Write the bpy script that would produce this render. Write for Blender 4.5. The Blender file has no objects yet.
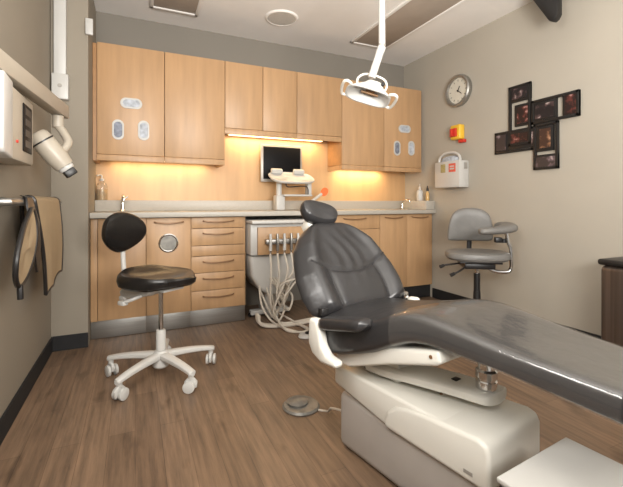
import bpy, bmesh, math, random
from mathutils import Vector, Matrix
R = math.radians
sc = bpy.context.scene
COL = sc.collection
random.seed(4)

# ------------------------------------------------------------------ camera, world, light, exposure
cam_d = bpy.data.cameras.new('camera'); cam = bpy.data.objects.new('camera', cam_d); COL.objects.link(cam)
cam.location = (0, 0, 0.987); cam.rotation_euler = (R(90), 0, R(-24.48))
cam_d.sensor_fit = 'HORIZONTAL'; cam_d.sensor_width = 36; cam_d.lens = 36 * 387.2 / 623
cam_d.shift_y = -(243.5 - 202.6) / 623
cam_d.clip_start = 0.02
sc.camera = cam

w = bpy.data.worlds.new('world'); sc.world = w; w.use_nodes = True
w.node_tree.nodes['Background'].inputs[0].default_value = (1.0, 0.97, 0.93, 1)
w.node_tree.nodes['Background'].inputs[1].default_value = 0.6

def area(name, loc, target, size, energy, color, size_y=None, spread=180):
    l = bpy.data.lights.new(name, 'AREA'); l.energy = energy; l.color = color
    l.size = size
    if size_y: l.shape = 'RECTANGLE'; l.size_y = size_y
    l.spread = R(spread)
    o = bpy.data.objects.new(name, l); COL.objects.link(o); o.location = loc
    d = Vector(target) - Vector(loc); o.rotation_euler = d.to_track_quat('-Z', 'Y').to_euler()
    return o
area('daylight', (-0.36, 0.50, 1.72), (1.6, 2.5, 0.8), 0.75, 40, (1.0, 0.97, 0.93), 0.75)
area('added_bounce_light', (0.7, -0.5, 1.35), (1.0, 0.7, 2.6), 1.0, 165, (1.0, 0.97, 0.92), 1.0)  # unseen uplight added behind the camera to brighten the ceiling

vs = sc.view_settings
vs.view_transform = 'Standard'; vs.look = 'None'; vs.exposure = -0.24; vs.gamma = 1.0; vs.use_curve_mapping = False

# ------------------------------------------------------------------ materials
def mat(name, color, rough=0.5, metal=0.0, noise=0.0, nscale=8.0, bump=0.0, bscale=60.0, emit=None, estr=0.0, coat=0.0, trans=0.0, stretch=None):
    m = bpy.data.materials.new(name); m.use_nodes = True
    nt = m.node_tree; b = nt.nodes['Principled BSDF']
    b.inputs['Base Color'].default_value = (*color, 1); b.inputs['Roughness'].default_value = rough
    b.inputs['Metallic'].default_value = metal
    if coat: b.inputs['Coat Weight'].default_value = coat; b.inputs['Coat Roughness'].default_value = 0.15
    if rough == 0.45 and name == 'dark_screen': b.inputs['Specular IOR Level'].default_value = 0.1
    if trans: b.inputs['Transmission Weight'].default_value = trans
    tc = nt.nodes.new('ShaderNodeTexCoord')
    mp = nt.nodes.new('ShaderNodeMapping'); nt.links.new(tc.outputs['Object'], mp.inputs[0])
    if stretch: mp.inputs['Scale'].default_value = stretch
    if noise:
        n = nt.nodes.new('ShaderNodeTexNoise'); n.inputs['Scale'].default_value = nscale; n.inputs['Detail'].default_value = 5
        nt.links.new(mp.outputs[0], n.inputs['Vector'])
        r = nt.nodes.new('ShaderNodeValToRGB')
        lo = [max(0, c * (1 - noise)) for c in color]; hi = [min(1, c * (1 + noise)) for c in color]
        r.color_ramp.elements[0].position = 0.3; r.color_ramp.elements[1].position = 0.7
        r.color_ramp.elements[0].color = (*lo, 1); r.color_ramp.elements[1].color = (*hi, 1)
        nt.links.new(n.outputs['Fac'], r.inputs['Fac']); nt.links.new(r.outputs['Color'], b.inputs['Base Color'])
    if bump:
        n2 = nt.nodes.new('ShaderNodeTexNoise'); n2.inputs['Scale'].default_value = bscale; n2.inputs['Detail'].default_value = 4
        nt.links.new(mp.outputs[0], n2.inputs['Vector'])
        bp = nt.nodes.new('ShaderNodeBump'); bp.inputs['Strength'].default_value = bump; bp.inputs['Distance'].default_value = 0.01
        nt.links.new(n2.outputs['Fac'], bp.inputs['Height']); nt.links.new(bp.outputs[0], b.inputs['Normal'])
    if emit:
        b.inputs['Emission Color'].default_value = (*emit, 1); b.inputs['Emission Strength'].default_value = estr
    return m

def floor_mat():
    m = bpy.data.materials.new('wood_floor'); m.use_nodes = True; nt = m.node_tree; b = nt.nodes['Principled BSDF']
    tc = nt.nodes.new('ShaderNodeTexCoord'); mp = nt.nodes.new('ShaderNodeMapping')
    mp.inputs['Rotation'].default_value = (0, 0, R(90)); nt.links.new(tc.outputs['Object'], mp.inputs[0])
    br = nt.nodes.new('ShaderNodeTexBrick'); nt.links.new(mp.outputs[0], br.inputs['Vector'])
    br.inputs['Scale'].default_value = 1; br.inputs['Brick Width'].default_value = 0.92; br.inputs['Row Height'].default_value = 0.102
    br.inputs['Mortar Size'].default_value = 0.0012; br.inputs['Mortar Smooth'].default_value = 0.3; br.inputs['Bias'].default_value = 0
    br.offset = 0.37
    br.inputs['Color1'].default_value = (0.165, 0.108, 0.069, 1); br.inputs['Color2'].default_value = (0.215, 0.143, 0.092, 1)
    br.inputs['Mortar'].default_value = (0.11, 0.07, 0.045, 1)
    m2 = nt.nodes.new('ShaderNodeMapping'); m2.inputs['Scale'].default_value = (26, 1.6, 1); nt.links.new(tc.outputs['Object'], m2.inputs[0])
    n = nt.nodes.new('ShaderNodeTexNoise'); n.inputs['Scale'].default_value = 1.6; n.inputs['Detail'].default_value = 9; n.inputs['Roughness'].default_value = 0.65
    nt.links.new(m2.outputs[0], n.inputs['Vector'])
    r = nt.nodes.new('ShaderNodeValToRGB'); r.color_ramp.elements[0].position = 0.3; r.color_ramp.elements[1].position = 0.72
    r.color_ramp.elements[0].color = (0.42, 0.42, 0.44, 1); r.color_ramp.elements[1].color = (1.35, 1.3, 1.25, 1)
    nt.links.new(n.outputs['Fac'], r.inputs['Fac'])
    mx = nt.nodes.new('ShaderNodeMix'); mx.data_type = 'RGBA'; mx.blend_type = 'MULTIPLY'; mx.inputs[0].default_value = 0.85
    nt.links.new(br.outputs['Color'], mx.inputs[6]); nt.links.new(r.outputs['Color'], mx.inputs[7])
    # dark knots
    m3 = nt.nodes.new('ShaderNodeMapping'); m3.inputs['Scale'].default_value = (9, 3.2, 1); nt.links.new(tc.outputs['Object'], m3.inputs[0])
    n3 = nt.nodes.new('ShaderNodeTexNoise'); n3.inputs['Scale'].default_value = 1.0; n3.inputs['Detail'].default_value = 3
    nt.links.new(m3.outputs[0], n3.inputs['Vector'])
    r3 = nt.nodes.new('ShaderNodeValToRGB'); r3.color_ramp.elements[0].position = 0.28; r3.color_ramp.elements[1].position = 0.4
    r3.color_ramp.elements[0].color = (0.45, 0.42, 0.4, 1); r3.color_ramp.elements[1].color = (1, 1, 1, 1)
    nt.links.new(n3.outputs['Fac'], r3.inputs['Fac'])
    mx2 = nt.nodes.new('ShaderNodeMix'); mx2.data_type = 'RGBA'; mx2.blend_type = 'MULTIPLY'; mx2.inputs[0].default_value = 0.8
    nt.links.new(mx.outputs[2], mx2.inputs[6]); nt.links.new(r3.outputs['Color'], mx2.inputs[7])
    nt.links.new(mx2.outputs[2], b.inputs['Base Color'])
    b.inputs['Roughness'].default_value = 0.42
    bp = nt.nodes.new('ShaderNodeBump'); bp.inputs['Strength'].default_value = 0.12; bp.inputs['Distance'].default_value = 0.004
    nt.links.new(n.outputs['Fac'], bp.inputs['Height']); nt.links.new(bp.outputs[0], b.inputs['Normal'])
    return m

def photo_mat(name, cols, scale=22):
    m = bpy.data.materials.new(name); m.use_nodes = True; nt = m.node_tree; b = nt.nodes['Principled BSDF']
    tc = nt.nodes.new('ShaderNodeTexCoord')
    n = nt.nodes.new('ShaderNodeTexNoise'); n.inputs['Scale'].default_value = scale; n.inputs['Detail'].default_value = 2
    nt.links.new(tc.outputs['Object'], n.inputs['Vector'])
    r = nt.nodes.new('ShaderNodeValToRGB'); el = r.color_ramp.elements
    el[0].position = 0.5; el[0].color = (*cols[0], 1); el[1].position = 0.82; el[1].color = (*cols[-1], 1)
    if len(cols) > 2:
        e = el.new(0.64); e.color = (*cols[1], 1)
    nt.links.new(n.outputs['Fac'], r.inputs['Fac']); nt.links.new(r.outputs['Color'], b.inputs['Base Color'])
    b.inputs['Roughness'].default_value = 0.35
    return m

def film_mat():
    m = bpy.data.materials.new('clear_plastic_film'); m.use_nodes = True; nt = m.node_tree
    out = nt.nodes['Material Output']; nt.nodes.remove(nt.nodes['Principled BSDF'])
    tr = nt.nodes.new('ShaderNodeBsdfTransparent'); tr.inputs[0].default_value = (0.93, 0.93, 0.93, 1)
    gl = nt.nodes.new('ShaderNodeBsdfGlossy'); gl.inputs['Roughness'].default_value = 0.09
    fr = nt.nodes.new('ShaderNodeFresnel'); fr.inputs[0].default_value = 1.65
    tc = nt.nodes.new('ShaderNodeTexCoord'); n = nt.nodes.new('ShaderNodeTexNoise'); n.inputs['Scale'].default_value = 14; n.inputs['Detail'].default_value = 3
    nt.links.new(tc.outputs['Object'], n.inputs['Vector'])
    bp = nt.nodes.new('ShaderNodeBump'); bp.inputs['Strength'].default_value = 0.25; bp.inputs['Distance'].default_value = 0.006
    nt.links.new(n.outputs['Fac'], bp.inputs['Height']); nt.links.new(bp.outputs[0], gl.inputs['Normal']); nt.links.new(bp.outputs[0], fr.inputs['Normal'])
    ge = nt.nodes.new('ShaderNodeNewGeometry'); su = nt.nodes.new('ShaderNodeMath'); su.operation = 'SUBTRACT'; su.use_clamp = True; nt.links.new(fr.outputs[0], su.inputs[0]); nt.links.new(ge.outputs['Backfacing'], su.inputs[1])
    df = nt.nodes.new('ShaderNodeBsdfDiffuse'); df.inputs[0].default_value = (0.55, 0.53, 0.50, 1)
    hz = nt.nodes.new('ShaderNodeMixShader'); hz.inputs[0].default_value = 0.045
    nt.links.new(tr.outputs[0], hz.inputs[1]); nt.links.new(df.outputs[0], hz.inputs[2])
    mx = nt.nodes.new('ShaderNodeMixShader'); nt.links.new(su.outputs[0], mx.inputs[0]); nt.links.new(hz.outputs[0], mx.inputs[1]); nt.links.new(gl.outputs[0], mx.inputs[2])
    nt.links.new(mx.outputs[0], out.inputs['Surface'])
    return m

M = dict(
    wall=mat('beige_wall_paint', (0.405, 0.370, 0.312), 0.75, noise=0.03, nscale=2, bump=0.03, bscale=200),
    wall_shaded=mat('shaded_wall_paint', (0.275, 0.24, 0.19), 0.75, noise=0.03, nscale=2, bump=0.03, bscale=200),  # darker copy of the wall paint; the left walls' weak light is in the colour
    wall_grey=mat('grey_wall_paint', (0.22, 0.20, 0.17), 0.75, noise=0.03, nscale=2),
    ceiling=mat('ceiling_paint', (0.84, 0.82, 0.79), 0.85, noise=0.03, nscale=3),
    floor=floor_mat(),
    base=mat('black_rubber_base', (0.010, 0.010, 0.011), 0.7, noise=0.2, nscale=10),
    maple=mat('maple_laminate', (0.465, 0.283, 0.146), 0.42, noise=0.10, nscale=2.2, stretch=(9, 9, 0.9)),
    maple_panel=mat('maple_panel', (0.55, 0.35, 0.18), 0.42, noise=0.09, nscale=1.8, stretch=(7, 7, 0.8)),
    maple_edge=mat('maple_edge', (0.40, 0.21, 0.085), 0.45, noise=0.1, nscale=3, stretch=(0.9, 6, 6)),
    gap=mat('cabinet_gap_shade', (0.12, 0.062, 0.026), 0.7, noise=0.1, nscale=5),  # dark body colour: shade in the gaps between fronts is painted in
    pull=mat('bronze_pull', (0.25, 0.14, 0.07), 0.4, 0.3, noise=0.1, nscale=9),
    counter=mat('grey_laminate', (0.44, 0.41, 0.36), 0.4, noise=0.05, nscale=120),
    steel=mat('brushed_steel', (0.36, 0.35, 0.33), 0.38, 0.9, noise=0.08, nscale=4, stretch=(0.6, 1, 30)),
    chrome=mat('chrome', (0.75, 0.75, 0.75), 0.12, 1.0, noise=0.02, nscale=3),
    darksteel=mat('bronze_steel', (0.16, 0.125, 0.105), 0.3, 0.75, noise=0.25, nscale=2.5, stretch=(16, 16, 0.4)),
    white=mat('white_enamel', (0.70, 0.68, 0.62), 0.32, noise=0.02, nscale=4, coat=0.2),
    white_p=mat('white_plastic', (0.53, 0.52, 0.495), 0.38, noise=0.03, nscale=5),
    cream=mat('cream_enamel', (0.39, 0.345, 0.28), 0.4, noise=0.03, nscale=5),
    offwhite=mat('putty_plastic', (0.40, 0.365, 0.335), 0.42, noise=0.05, nscale=6),
    black=mat('black_plastic', (0.012, 0.011, 0.011), 0.4, noise=0.15, nscale=8),
    blackv=mat('black_vinyl', (0.010, 0.009, 0.0085), 0.27, noise=0.1, nscale=6, bump=0.12, bscale=35),
    greyv=mat('charcoal_vinyl', (0.026, 0.025, 0.026), 0.31, noise=0.12, nscale=5, bump=0.22, bscale=16),
    seam=mat('dark_seam', (0.022, 0.021, 0.022), 0.5, noise=0.1, nscale=9),
    greyf=mat('grey_vinyl', (0.170, 0.164, 0.155), 0.45, noise=0.08, nscale=8, bump=0.1, bscale=40),
    film=film_mat(),
    glass=mat('clear_plastic', (0.9, 0.85, 0.75), 0.08, trans=0.85, noise=0.02, nscale=3),
    screen=mat('dark_screen', (0.006, 0.006, 0.007), 0.45, noise=0.1, nscale=3),
    bezel=mat('silver_bezel', (0.36, 0.34, 0.31), 0.4, 0.3, noise=0.03, nscale=3),
    glove=mat('pale_blue_gloves', (0.42, 0.45, 0.50), 0.6, noise=0.3, nscale=35),
    glovedark=mat('slate_blue_gloves', (0.20, 0.22, 0.27), 0.6, noise=0.4, nscale=30),
    yellow=mat('yellow_plastic', (0.75, 0.46, 0.04), 0.4, noise=0.04, nscale=6),
    red=mat('red_plastic', (0.55, 0.035, 0.02), 0.4, noise=0.05, nscale=6),
    orange=mat('orange_shield', (0.75, 0.14, 0.02), 0.3, noise=0.04, nscale=6),
    towel=mat('tan_apron_cloth', (0.36, 0.27, 0.165), 0.75, noise=0.06, nscale=8, bump=0.08, bscale=90),
    amber=mat('amber_soap', (0.62, 0.40, 0.16), 0.15, noise=0.05, nscale=6, coat=0.5),
    troffer=mat('louver_panel', (0.40, 0.34, 0.285), 0.6, noise=0.05, nscale=6),
    clockface=mat('clock_face', (0.60, 0.57, 0.49), 0.5, noise=0.03, nscale=5),
    hose=mat('hose_silicone', (0.55, 0.50, 0.43), 0.5, noise=0.05, nscale=6),
    olive=mat('olive_label', (0.33, 0.28, 0.12), 0.5, noise=0.25, nscale=60),
    labelred=mat('red_label', (0.62, 0.10, 0.06), 0.5, noise=0.15, nscale=60),
    glow=mat('warm_lamp_lens', (0.9, 0.8, 0.6), 0.4, emit=(1.0, 0.72, 0.36), estr=5.0, noise=0.01, nscale=3),
    speaker=mat('speaker_grille', (0.56, 0.54, 0.50), 0.7, noise=0.12, nscale=150),
    pedal=mat('grey_pedal_metal', (0.20, 0.19, 0.17), 0.4, 0.4, noise=0.25, nscale=25),
    p1=photo_mat('photo_burgundy', [(0.02, 0.01, 0.01), (0.13, 0.035, 0.028), (0.75, 0.5, 0.45)]),
    p2=photo_mat('photo_dark', [(0.015, 0.012, 0.014), (0.10, 0.06, 0.06), (0.75, 0.65, 0.62)]),
    p3=photo_mat('photo_amber', [(0.05, 0.025, 0.018), (0.30, 0.15, 0.08), (0.75, 0.5, 0.36)]),
    p4=photo_mat('photo_smoke', [(0.04, 0.03, 0.03), (0.14, 0.10, 0.11), (0.5, 0.42, 0.42)]),
)

# ------------------------------------------------------------------ mesh helpers
def cat_rom(pts, n=8, closed=False):
    P = [Vector(p) for p in pts]; out = []; m = len(P)
    rng = m if closed else m - 1
    for i in range(rng):
        if closed: a, b, c, d = P[(i - 1) % m], P[i], P[(i + 1) % m], P[(i + 2) % m]
        else: a, b, c, d = P[max(i - 1, 0)], P[i], P[i + 1], P[min(i + 2, m - 1)]
        for k in range(n):
            t = k / n
            out.append(0.5 * ((2 * b) + (c - a) * t + (2 * a - 5 * b + 4 * c - d) * t * t + (3 * b - a - 3 * c + d) * t ** 3))
    if not closed: out.append(P[-1])
    return out

class MB:
    """collects shapes for ONE mesh object"""
    def __init__(s): s.bm = bmesh.new()
    def _merge(s, b, mx=None):
        if mx is not None: bmesh.ops.transform(b, matrix=mx, verts=b.verts)
        me = bpy.data.meshes.new('tmp'); b.to_mesh(me); b.free(); s.bm.from_mesh(me); bpy.data.meshes.remove(me); return s
    def box(s, x0, x1, y0, y1, z0, z1, bev=0.0, seg=2, mx=None):
        b = bmesh.new(); bmesh.ops.create_cube(b, size=1)
        for v in b.verts: v.co = Vector(((x0 + x1) / 2 + v.co.x * (x1 - x0), (y0 + y1) / 2 + v.co.y * (y1 - y0), (z0 + z1) / 2 + v.co.z * (z1 - z0)))
        if bev: bmesh.ops.bevel(b, geom=b.edges[:] + b.verts[:], offset=bev, segments=seg, profile=0.5, affect='EDGES')
        return s._merge(b, mx)
    def prism(s, pts, axis, a0, a1, bev=0.0, seg=2, mx=None):
        """polygon pts in the two other axes (order x,y / x,z / y,z) extruded along axis"""
        b = bmesh.new()
        def P(p, a): return {'x': (a, p[0], p[1]), 'y': (p[0], a, p[1]), 'z': (p[0], p[1], a)}[axis]
        lo = [b.verts.new(P(p, a0)) for p in pts]; hi = [b.verts.new(P(p, a1)) for p in pts]
        n = len(pts); b.faces.new(lo[::-1]); b.faces.new(hi)
        for i in range(n): b.faces.new((lo[i], lo[(i + 1) % n], hi[(i + 1) % n], hi[i]))
        bmesh.ops.recalc_face_normals(b, faces=b.faces)
        if bev:
            es = [e for e in b.edges if e.calc_face_angle(0) > 0.5]
            bmesh.ops.bevel(b, geom=es, offset=bev, segments=seg, profile=0.5, affect='EDGES')
        return s._merge(b, mx)
    def loft(s, rings, cap=True, mx=None, closed=True):
        b = bmesh.new(); R_ = [[b.verts.new(p) for p in r] for r in rings]; n = len(rings[0])
        for i in range(len(R_) - 1):
            for j in range(n if closed else n - 1):
                b.faces.new((R_[i][j], R_[i][(j + 1) % n], R_[i + 1][(j + 1) % n], R_[i + 1][j]))
        if cap and closed: b.faces.new(R_[0][::-1]); b.faces.new(R_[-1])
        bmesh.ops.recalc_face_normals(b, faces=b.faces)
        return s._merge(b, mx)
    def tube(s, pts, r, seg=8, smooth=0, mx=None, flat=None, closed=False):
        P = cat_rom(pts, smooth) if smooth else [Vector(p) for p in pts]
        rr = r if isinstance(r, (list, tuple)) else None
        rings = []; up = None
        for i, p in enumerate(P):
            a = P[max(i - 1, 0)]; c = P[min(i + 1, len(P) - 1)]; t = (c - a).normalized()
            if up is None: up = Vector((0, 0, 1)) if abs(t.z) < 0.9 else Vector((0, 1, 0))
            u = (up - t * up.dot(t)).normalized(); v = t.cross(u); up = u
            q = r if rr is None else rr[0] + (rr[1] - rr[0]) * i / (len(P) - 1)
            f2 = flat or 1
            rings.append([p + v * (math.cos(2 * math.pi * k / seg) * q) + u * (math.sin(2 * math.pi * k / seg) * q * f2) for k in range(seg)])
        return s.loft(rings, True, mx)
    def cyl(s, p0, p1, r0, r1=None, seg=24, bev=0.0):
        p0, p1 = Vector(p0), Vector(p1); L = (p1 - p0).length; r1 = r0 if r1 is None else r1
        prof = [(r0, 0), (r1, L)] if not bev else [(r0 - bev, 0), (r0, bev), (r1, L - bev), (r1 - bev, L)]
        q = (p1 - p0).to_track_quat('Z', 'Y').to_matrix().to_4x4()
        return s.lathe(prof, seg, Matrix.Translation(p0) @ q)
    def lathe(s, prof, seg=24, mx=None, sx=1, sy=1):
        rings = [[(max(r, 1e-4) * sx * math.cos(2 * math.pi * k / seg), max(r, 1e-4) * sy * math.sin(2 * math.pi * k / seg), z) for k in range(seg)] for r, z in prof]
        return s.loft(rings, True, mx)
    def pad(s, outline, prof, mx=None, bow=None):
        """outline: closed (x,y) loop around 0,0; prof: [(scale, z)] from bottom to top; bow(x,y,z)->z lets the pad curve"""
        rings = []
        for sc_, z in prof:
            rings.append([(x * sc_, y * sc_, (bow(x * sc_, y * sc_, z) if bow else z)) for x, y in outline])
        return s.loft(rings, True, mx)
    def build(s, name, material, parent=None, smooth=True, world=False, angle=35):
        if world and parent is not None:
            mxp = Matrix.Translation(parent.location) @ parent.rotation_euler.to_matrix().to_4x4()
            bmesh.ops.transform(s.bm, matrix=mxp.inverted(), verts=s.bm.verts)
        me = bpy.data.meshes.new(name); bmesh.ops.recalc_face_normals(s.bm, faces=s.bm.faces); s.bm.to_mesh(me); s.bm.free()
        if isinstance(material, str): material = M[material]
        me.materials.append(material)
        if smooth:
            for p in me.polygons: p.use_smooth = True
            try: me.set_sharp_from_angle(angle=R(angle))
            except Exception: pass
        o = bpy.data.objects.new(name, me); COL.objects.link(o)
        if parent is not None: o.parent = parent
        return o

def tag(o, label, cat, group=None):
    o['label'] = label; o['category'] = cat
    if group: o['group'] = group
    return o
def thing(name, label, cat, loc=(0, 0, 0), rz=0, group=None):
    o = bpy.data.objects.new(name, None); COL.objects.link(o); o.empty_display_size = 0.1
    o.location = loc; o.rotation_euler = (0, 0, rz)
    return tag(o, label, cat, group)
def struct(name, mb, m):
    o = mb.build(name, m, None, smooth=False); o['kind'] = 'structure'; return o
def sup(a, b, n=40, e=2.5, ph=0):
    out = []
    for k in range(n):
        t = 2 * math.pi * k / n + ph; c, s_ = math.cos(t), math.sin(t)
        out.append((a * math.copysign(abs(c) ** (2 / e), c), b * math.copysign(abs(s_) ** (2 / e), s_)))
    return out
DOME = [(0.0, -1.0), (0.55, -1.0), (0.85, -0.92), (0.95, -0.7), (1.0, -0.2), (1.0, 0.2), (0.95, 0.65), (0.85, 0.9), (0.6, 1.0), (0.3, 1.03), (0.0, 1.04)]
def dome(h, crown=0.0): return [(max(s_, 0.002), z * h + crown * (1 - s_ * s_) * (1 if z > 0 else 0)) for s_, z in DOME]

# ------------------------------------------------------------------ setting
XL, XR, YB, ZC, YS, XE, Y0 = -0.506, 2.825, 3.627, 2.56, 3.045, -0.293, -1.6
struct('floor', MB().box(XL - .1, XR + .1, Y0, YB + .1, -.05, 0), 'floor')
struct('ceiling', MB().box(XL - .1, XR + .1, Y0, YB + .1, ZC, ZC + .05), 'ceiling')
struct('wall_back', MB().box(XE, XR + .1, YB, YB + .1, 0, ZC), 'wall_grey')
struct('wall_left', MB().box(XL - .1, XL, Y0, YB + .1, 0, ZC), 'wall_shaded')
struct('wall_right', MB().box(XR, XR + .1, Y0, YB, 0, ZC), 'wall')
struct('wall_alcove', MB().box(XL, XE, YS, YB + .1, 0, ZC), 'wall_shaded')
struct('baseboard_left', MB().box(XL, XL + .009, Y0, YS - .009, 0, .1, .002), 'base')
struct('baseboard_alcove', MB().box(XL, XE, YS - .009, YS, 0, .1, .002), 'base')
struct('baseboard_right', MB().box(XR - .009, XR, Y0, 3.15, 0, .1, .002), 'base')
struct('trim_1', MB().box(XE, XR, YB - .018, YB, .93, 1.62), 'maple_panel')

# ------------------------------------------------------------------ ceiling things
v = thing('ceiling_light', 'small unlit ceiling panel above the tall left cabinets', 'light', (.29, 3.0, ZC))
MB().box(.13, .45, 2.75, 3.32, ZC - .012, ZC - .002, .003).build('diffuser', 'troffer', v, world=True)
m_ = MB()
for a in ((.105, .132, 2.72, 3.345), (.448, .475, 2.72, 3.345), (.105, .475, 3.318, 3.345), (.105, .475, 2.72, 2.745)): m_.box(*a, ZC - .02, ZC - .0005, .003)
m_.build('frame', 'ceiling', v, world=True)
v = thing('ceiling_light', 'long unlit fluorescent ceiling panel with brownish diffuser near the right wall', 'light', (2.11, 2.6, ZC))
MB().box(1.93, 2.31, 1.95, 3.255, ZC - .012, ZC - .002, .004).build('diffuser', 'troffer', v, world=True)
m_ = MB()
for a in ((1.905, 1.935, 1.92, 3.275), (2.295, 2.325, 1.92, 3.275), (1.905, 2.325, 3.25, 3.275), (1.905, 2.325, 1.92, 1.95)): m_.box(*a, ZC - .018, ZC - .001, .003)
m_.build('frame', 'ceiling', v, world=True)
v = thing('ceiling_speaker', 'round grey speaker grille set flush in the ceiling', 'speaker', (1.135, 3.105, ZC))
MB().lathe([(.001, -.01), (.12, -.01), (.122, -.006), (.122, 0)], 40).build('grille', 'speaker', v)
MB().lathe([(.121, 0), (.121, -.012), (.132, -.012), (.142, -.004), (.142, 0), (.121, 0)], 40).build('rim', 'ceiling', v)
# black wall speaker whose lower end dips into the top of the picture
v = thing('wall_speaker', 'black wedge-shaped box hanging into the top right of the picture from the wall', 'speaker', (2.82, 1.62, 2.4))
MB().prism([(1.93, 2.535), (1.695, 2.535), (1.695, 2.27), (1.71, 2.242), (1.735, 2.23), (1.757, 2.243)], 'x', 2.60, 2.655, .008).build('cabinet', 'black', v, world=True)
MB().tube([(2.80, 1.79, 2.505), (2.6555, 1.79, 2.505)], .016, 10).box(2.795, 2.823, 1.74, 1.84, 2.46, 2.55, .004).build('bracket', 'black', v, world=True)

# ------------------------------------------------------------------ wall cabinets
def slot(mbx, cx, z, y, horiz, L=.155, W=.082):
    a, b = (L / 2, W / 2) if horiz else (W / 2, L / 2)
    r = min(a, b); out = []
    for k in range(48):
        t = 2 * math.pi * k / 48; c, s_ = math.cos(t), math.sin(t)
        ox = (a - r) * (1 if c >= 0 else -1) if a > r else 0; oz = (b - r) * (1 if s_ >= 0 else -1) if b > r else 0
        out.append((ox + r * c, oz + r * s_, ))
    return out
def ring_mesh(out, cx, z, y, wdt, d):
    def off(k, q): 
        x, zz = out[k]; n = Vector((x - out[k - 1][0] + 0, 0, 0)); L = math.hypot(x, zz); return (cx + x * (1 - q / max(L, .001)), zz * (1 - q / max(L, .001)) + z)
    n = len(out); rings = []
    for q, dy in ((0, 0), (.001, -d), (wdt * .5, -d * 1.2), (wdt, -d), (wdt, .001)):
        rings.append([(off(k, q)[0], y + dy, off(k, q)[1]) for k in range(n)])
    return MB().loft(rings, cap=False)
YU, YUB = 3.297, YB - .018
ZT = 2.19
def wall_cab(x0, x1, zb, zrail, doors, label, slots=(), fills=(), side=None, ends=''):
    t = thing('wall_cabinet', label, 'cabinet', ((x0 + x1) / 2, YU + .15, zrail), 0, 'maple wall cabinets')
    b = MB().box(x0 + .001, x1 - .001, YU + .02, YUB - .001, zb + .002, ZT - .002)
    b.build('body', 'maple_edge', t, world=True)
    m_ = MB().box(x0 + .001, x1 - .001, YU + .004, YU + .024, zrail, zb - .003, .001)
    if 'l' in ends: m_.box(x0 + .001, x0 + .015, YU + .024, YUB - .001, zrail, zb - .003)
    if 'r' in ends: m_.box(x1 - .015, x1 - .001, YU + .024, YUB - .001, zrail, zb - .003)
    m_.build('light_rail', 'maple', t, world=True)
    for i in range(len(doors) - 1):
        d = MB().box(doors[i] + .0025, doors[i + 1] - .0025, YU, YU + .019, zb, ZT, .0015).build('door', 'maple', t, world=True)
        for (sx, sz, hz), fl in zip(slots, fills):
            o = slot(None, 0, 0, 0, hz)
            g = ring_mesh(o, sx, sz, YU, .017, .007); g.build('slot_rim', 'white_p', d)
            pts = [(sx + x * .80, sz + z_ * .80) for x, z_ in o]
            f = MB().prism(pts, 'y', YU - .003, YU + .002); f.build('glove_box', fl, d)
            for nm in (COL.objects[-1], COL.objects[-2]):
                nm.location = -Vector(t.location)
    if side:
        MB().box(side, x0 - .001, YU + .025, YUB - .001, zrail, ZT - .002).build('filler_panel', 'maple_edge', t, world=True)
    return t
wall_cab(-.262, .213, 1.354, 1.305, (-.262, .213), 'leftmost wall cabinet, its maple door with one wide and two upright oval glove slots', ((-.027, 1.752, True), (-.119, 1.543, False), (.060, 1.550, False)), ('glove', 'glovedark', 'glove'), side=XE + .002)
wall_cab(.213, .694, 1.354, 1.305, (.213, .694), 'plain tall maple wall cabinet between the slotted left one and the short ones', ends='r')
wall_cab(.694, 1.355, 1.625, 1.575, (.694, 1.029, 1.355), 'short two-door maple wall cabinet up to the left of the dark monitor')
wall_cab(1.355, 1.826, 1.625, 1.575, (1.355, 1.826), 'short single-door maple wall cabinet to the right of the short two-door one')
wall_cab(1.826, 2.316, 1.357, 1.31, (1.826, 2.316), 'plain tall maple wall cabinet behind the operatory light', ends='l')
wall_cab(2.316, 2.80, 1.357, 1.31, (2.316, 2.80), 'rightmost wall cabinet beside the clock, maple with three oval glove slots', ((2.575, 1.76, True), (2.478, 1.553, False), (2.662, 1.562, False)), ('glove', 'glovedark', 'glove'))

# under-cabinet lamps
def cab_light(x0, x1, z, y, label, watts):
    t = thing('cabinet_light', label, 'light', ((x0 + x1) / 2, y, z), 0, 'lamps under the wall cabinets')
    MB().box(x0, x1, y - .03, y + .03, z - .012, z, .003).build('housing', 'white_p', t, world=True)
    MB().box(x0 + .02, x1 - .02, y - .024, y + .024, z - .019, z - .0121, .002).build('lens', 'glow', t, world=True)
    l = area('lamp_glow', ((x0 + x1) / 2, y, z - .025), ((x0 + x1) / 2, y + .05, z - 1), x1 - x0 - .05, watts, (1.0, .72, .40), .04)
    l.parent = t; l.location = Vector(l.location) - t.location; l.rotation_euler = (R(6), 0, 0)
cab_light(-.2, .62, 1.352, 3.53, 'strip lamp hidden under the tall left wall cabinets', 2.2)
cab_light(.76, 1.74, 1.623, 3.53, 'strip lamp under the short middle wall cabinets, brightest of them', 5.6)
cab_light(1.90, 2.50, 1.355, 3.53, 'strip lamp under the tall right wall cabinets', 4.0)

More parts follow.
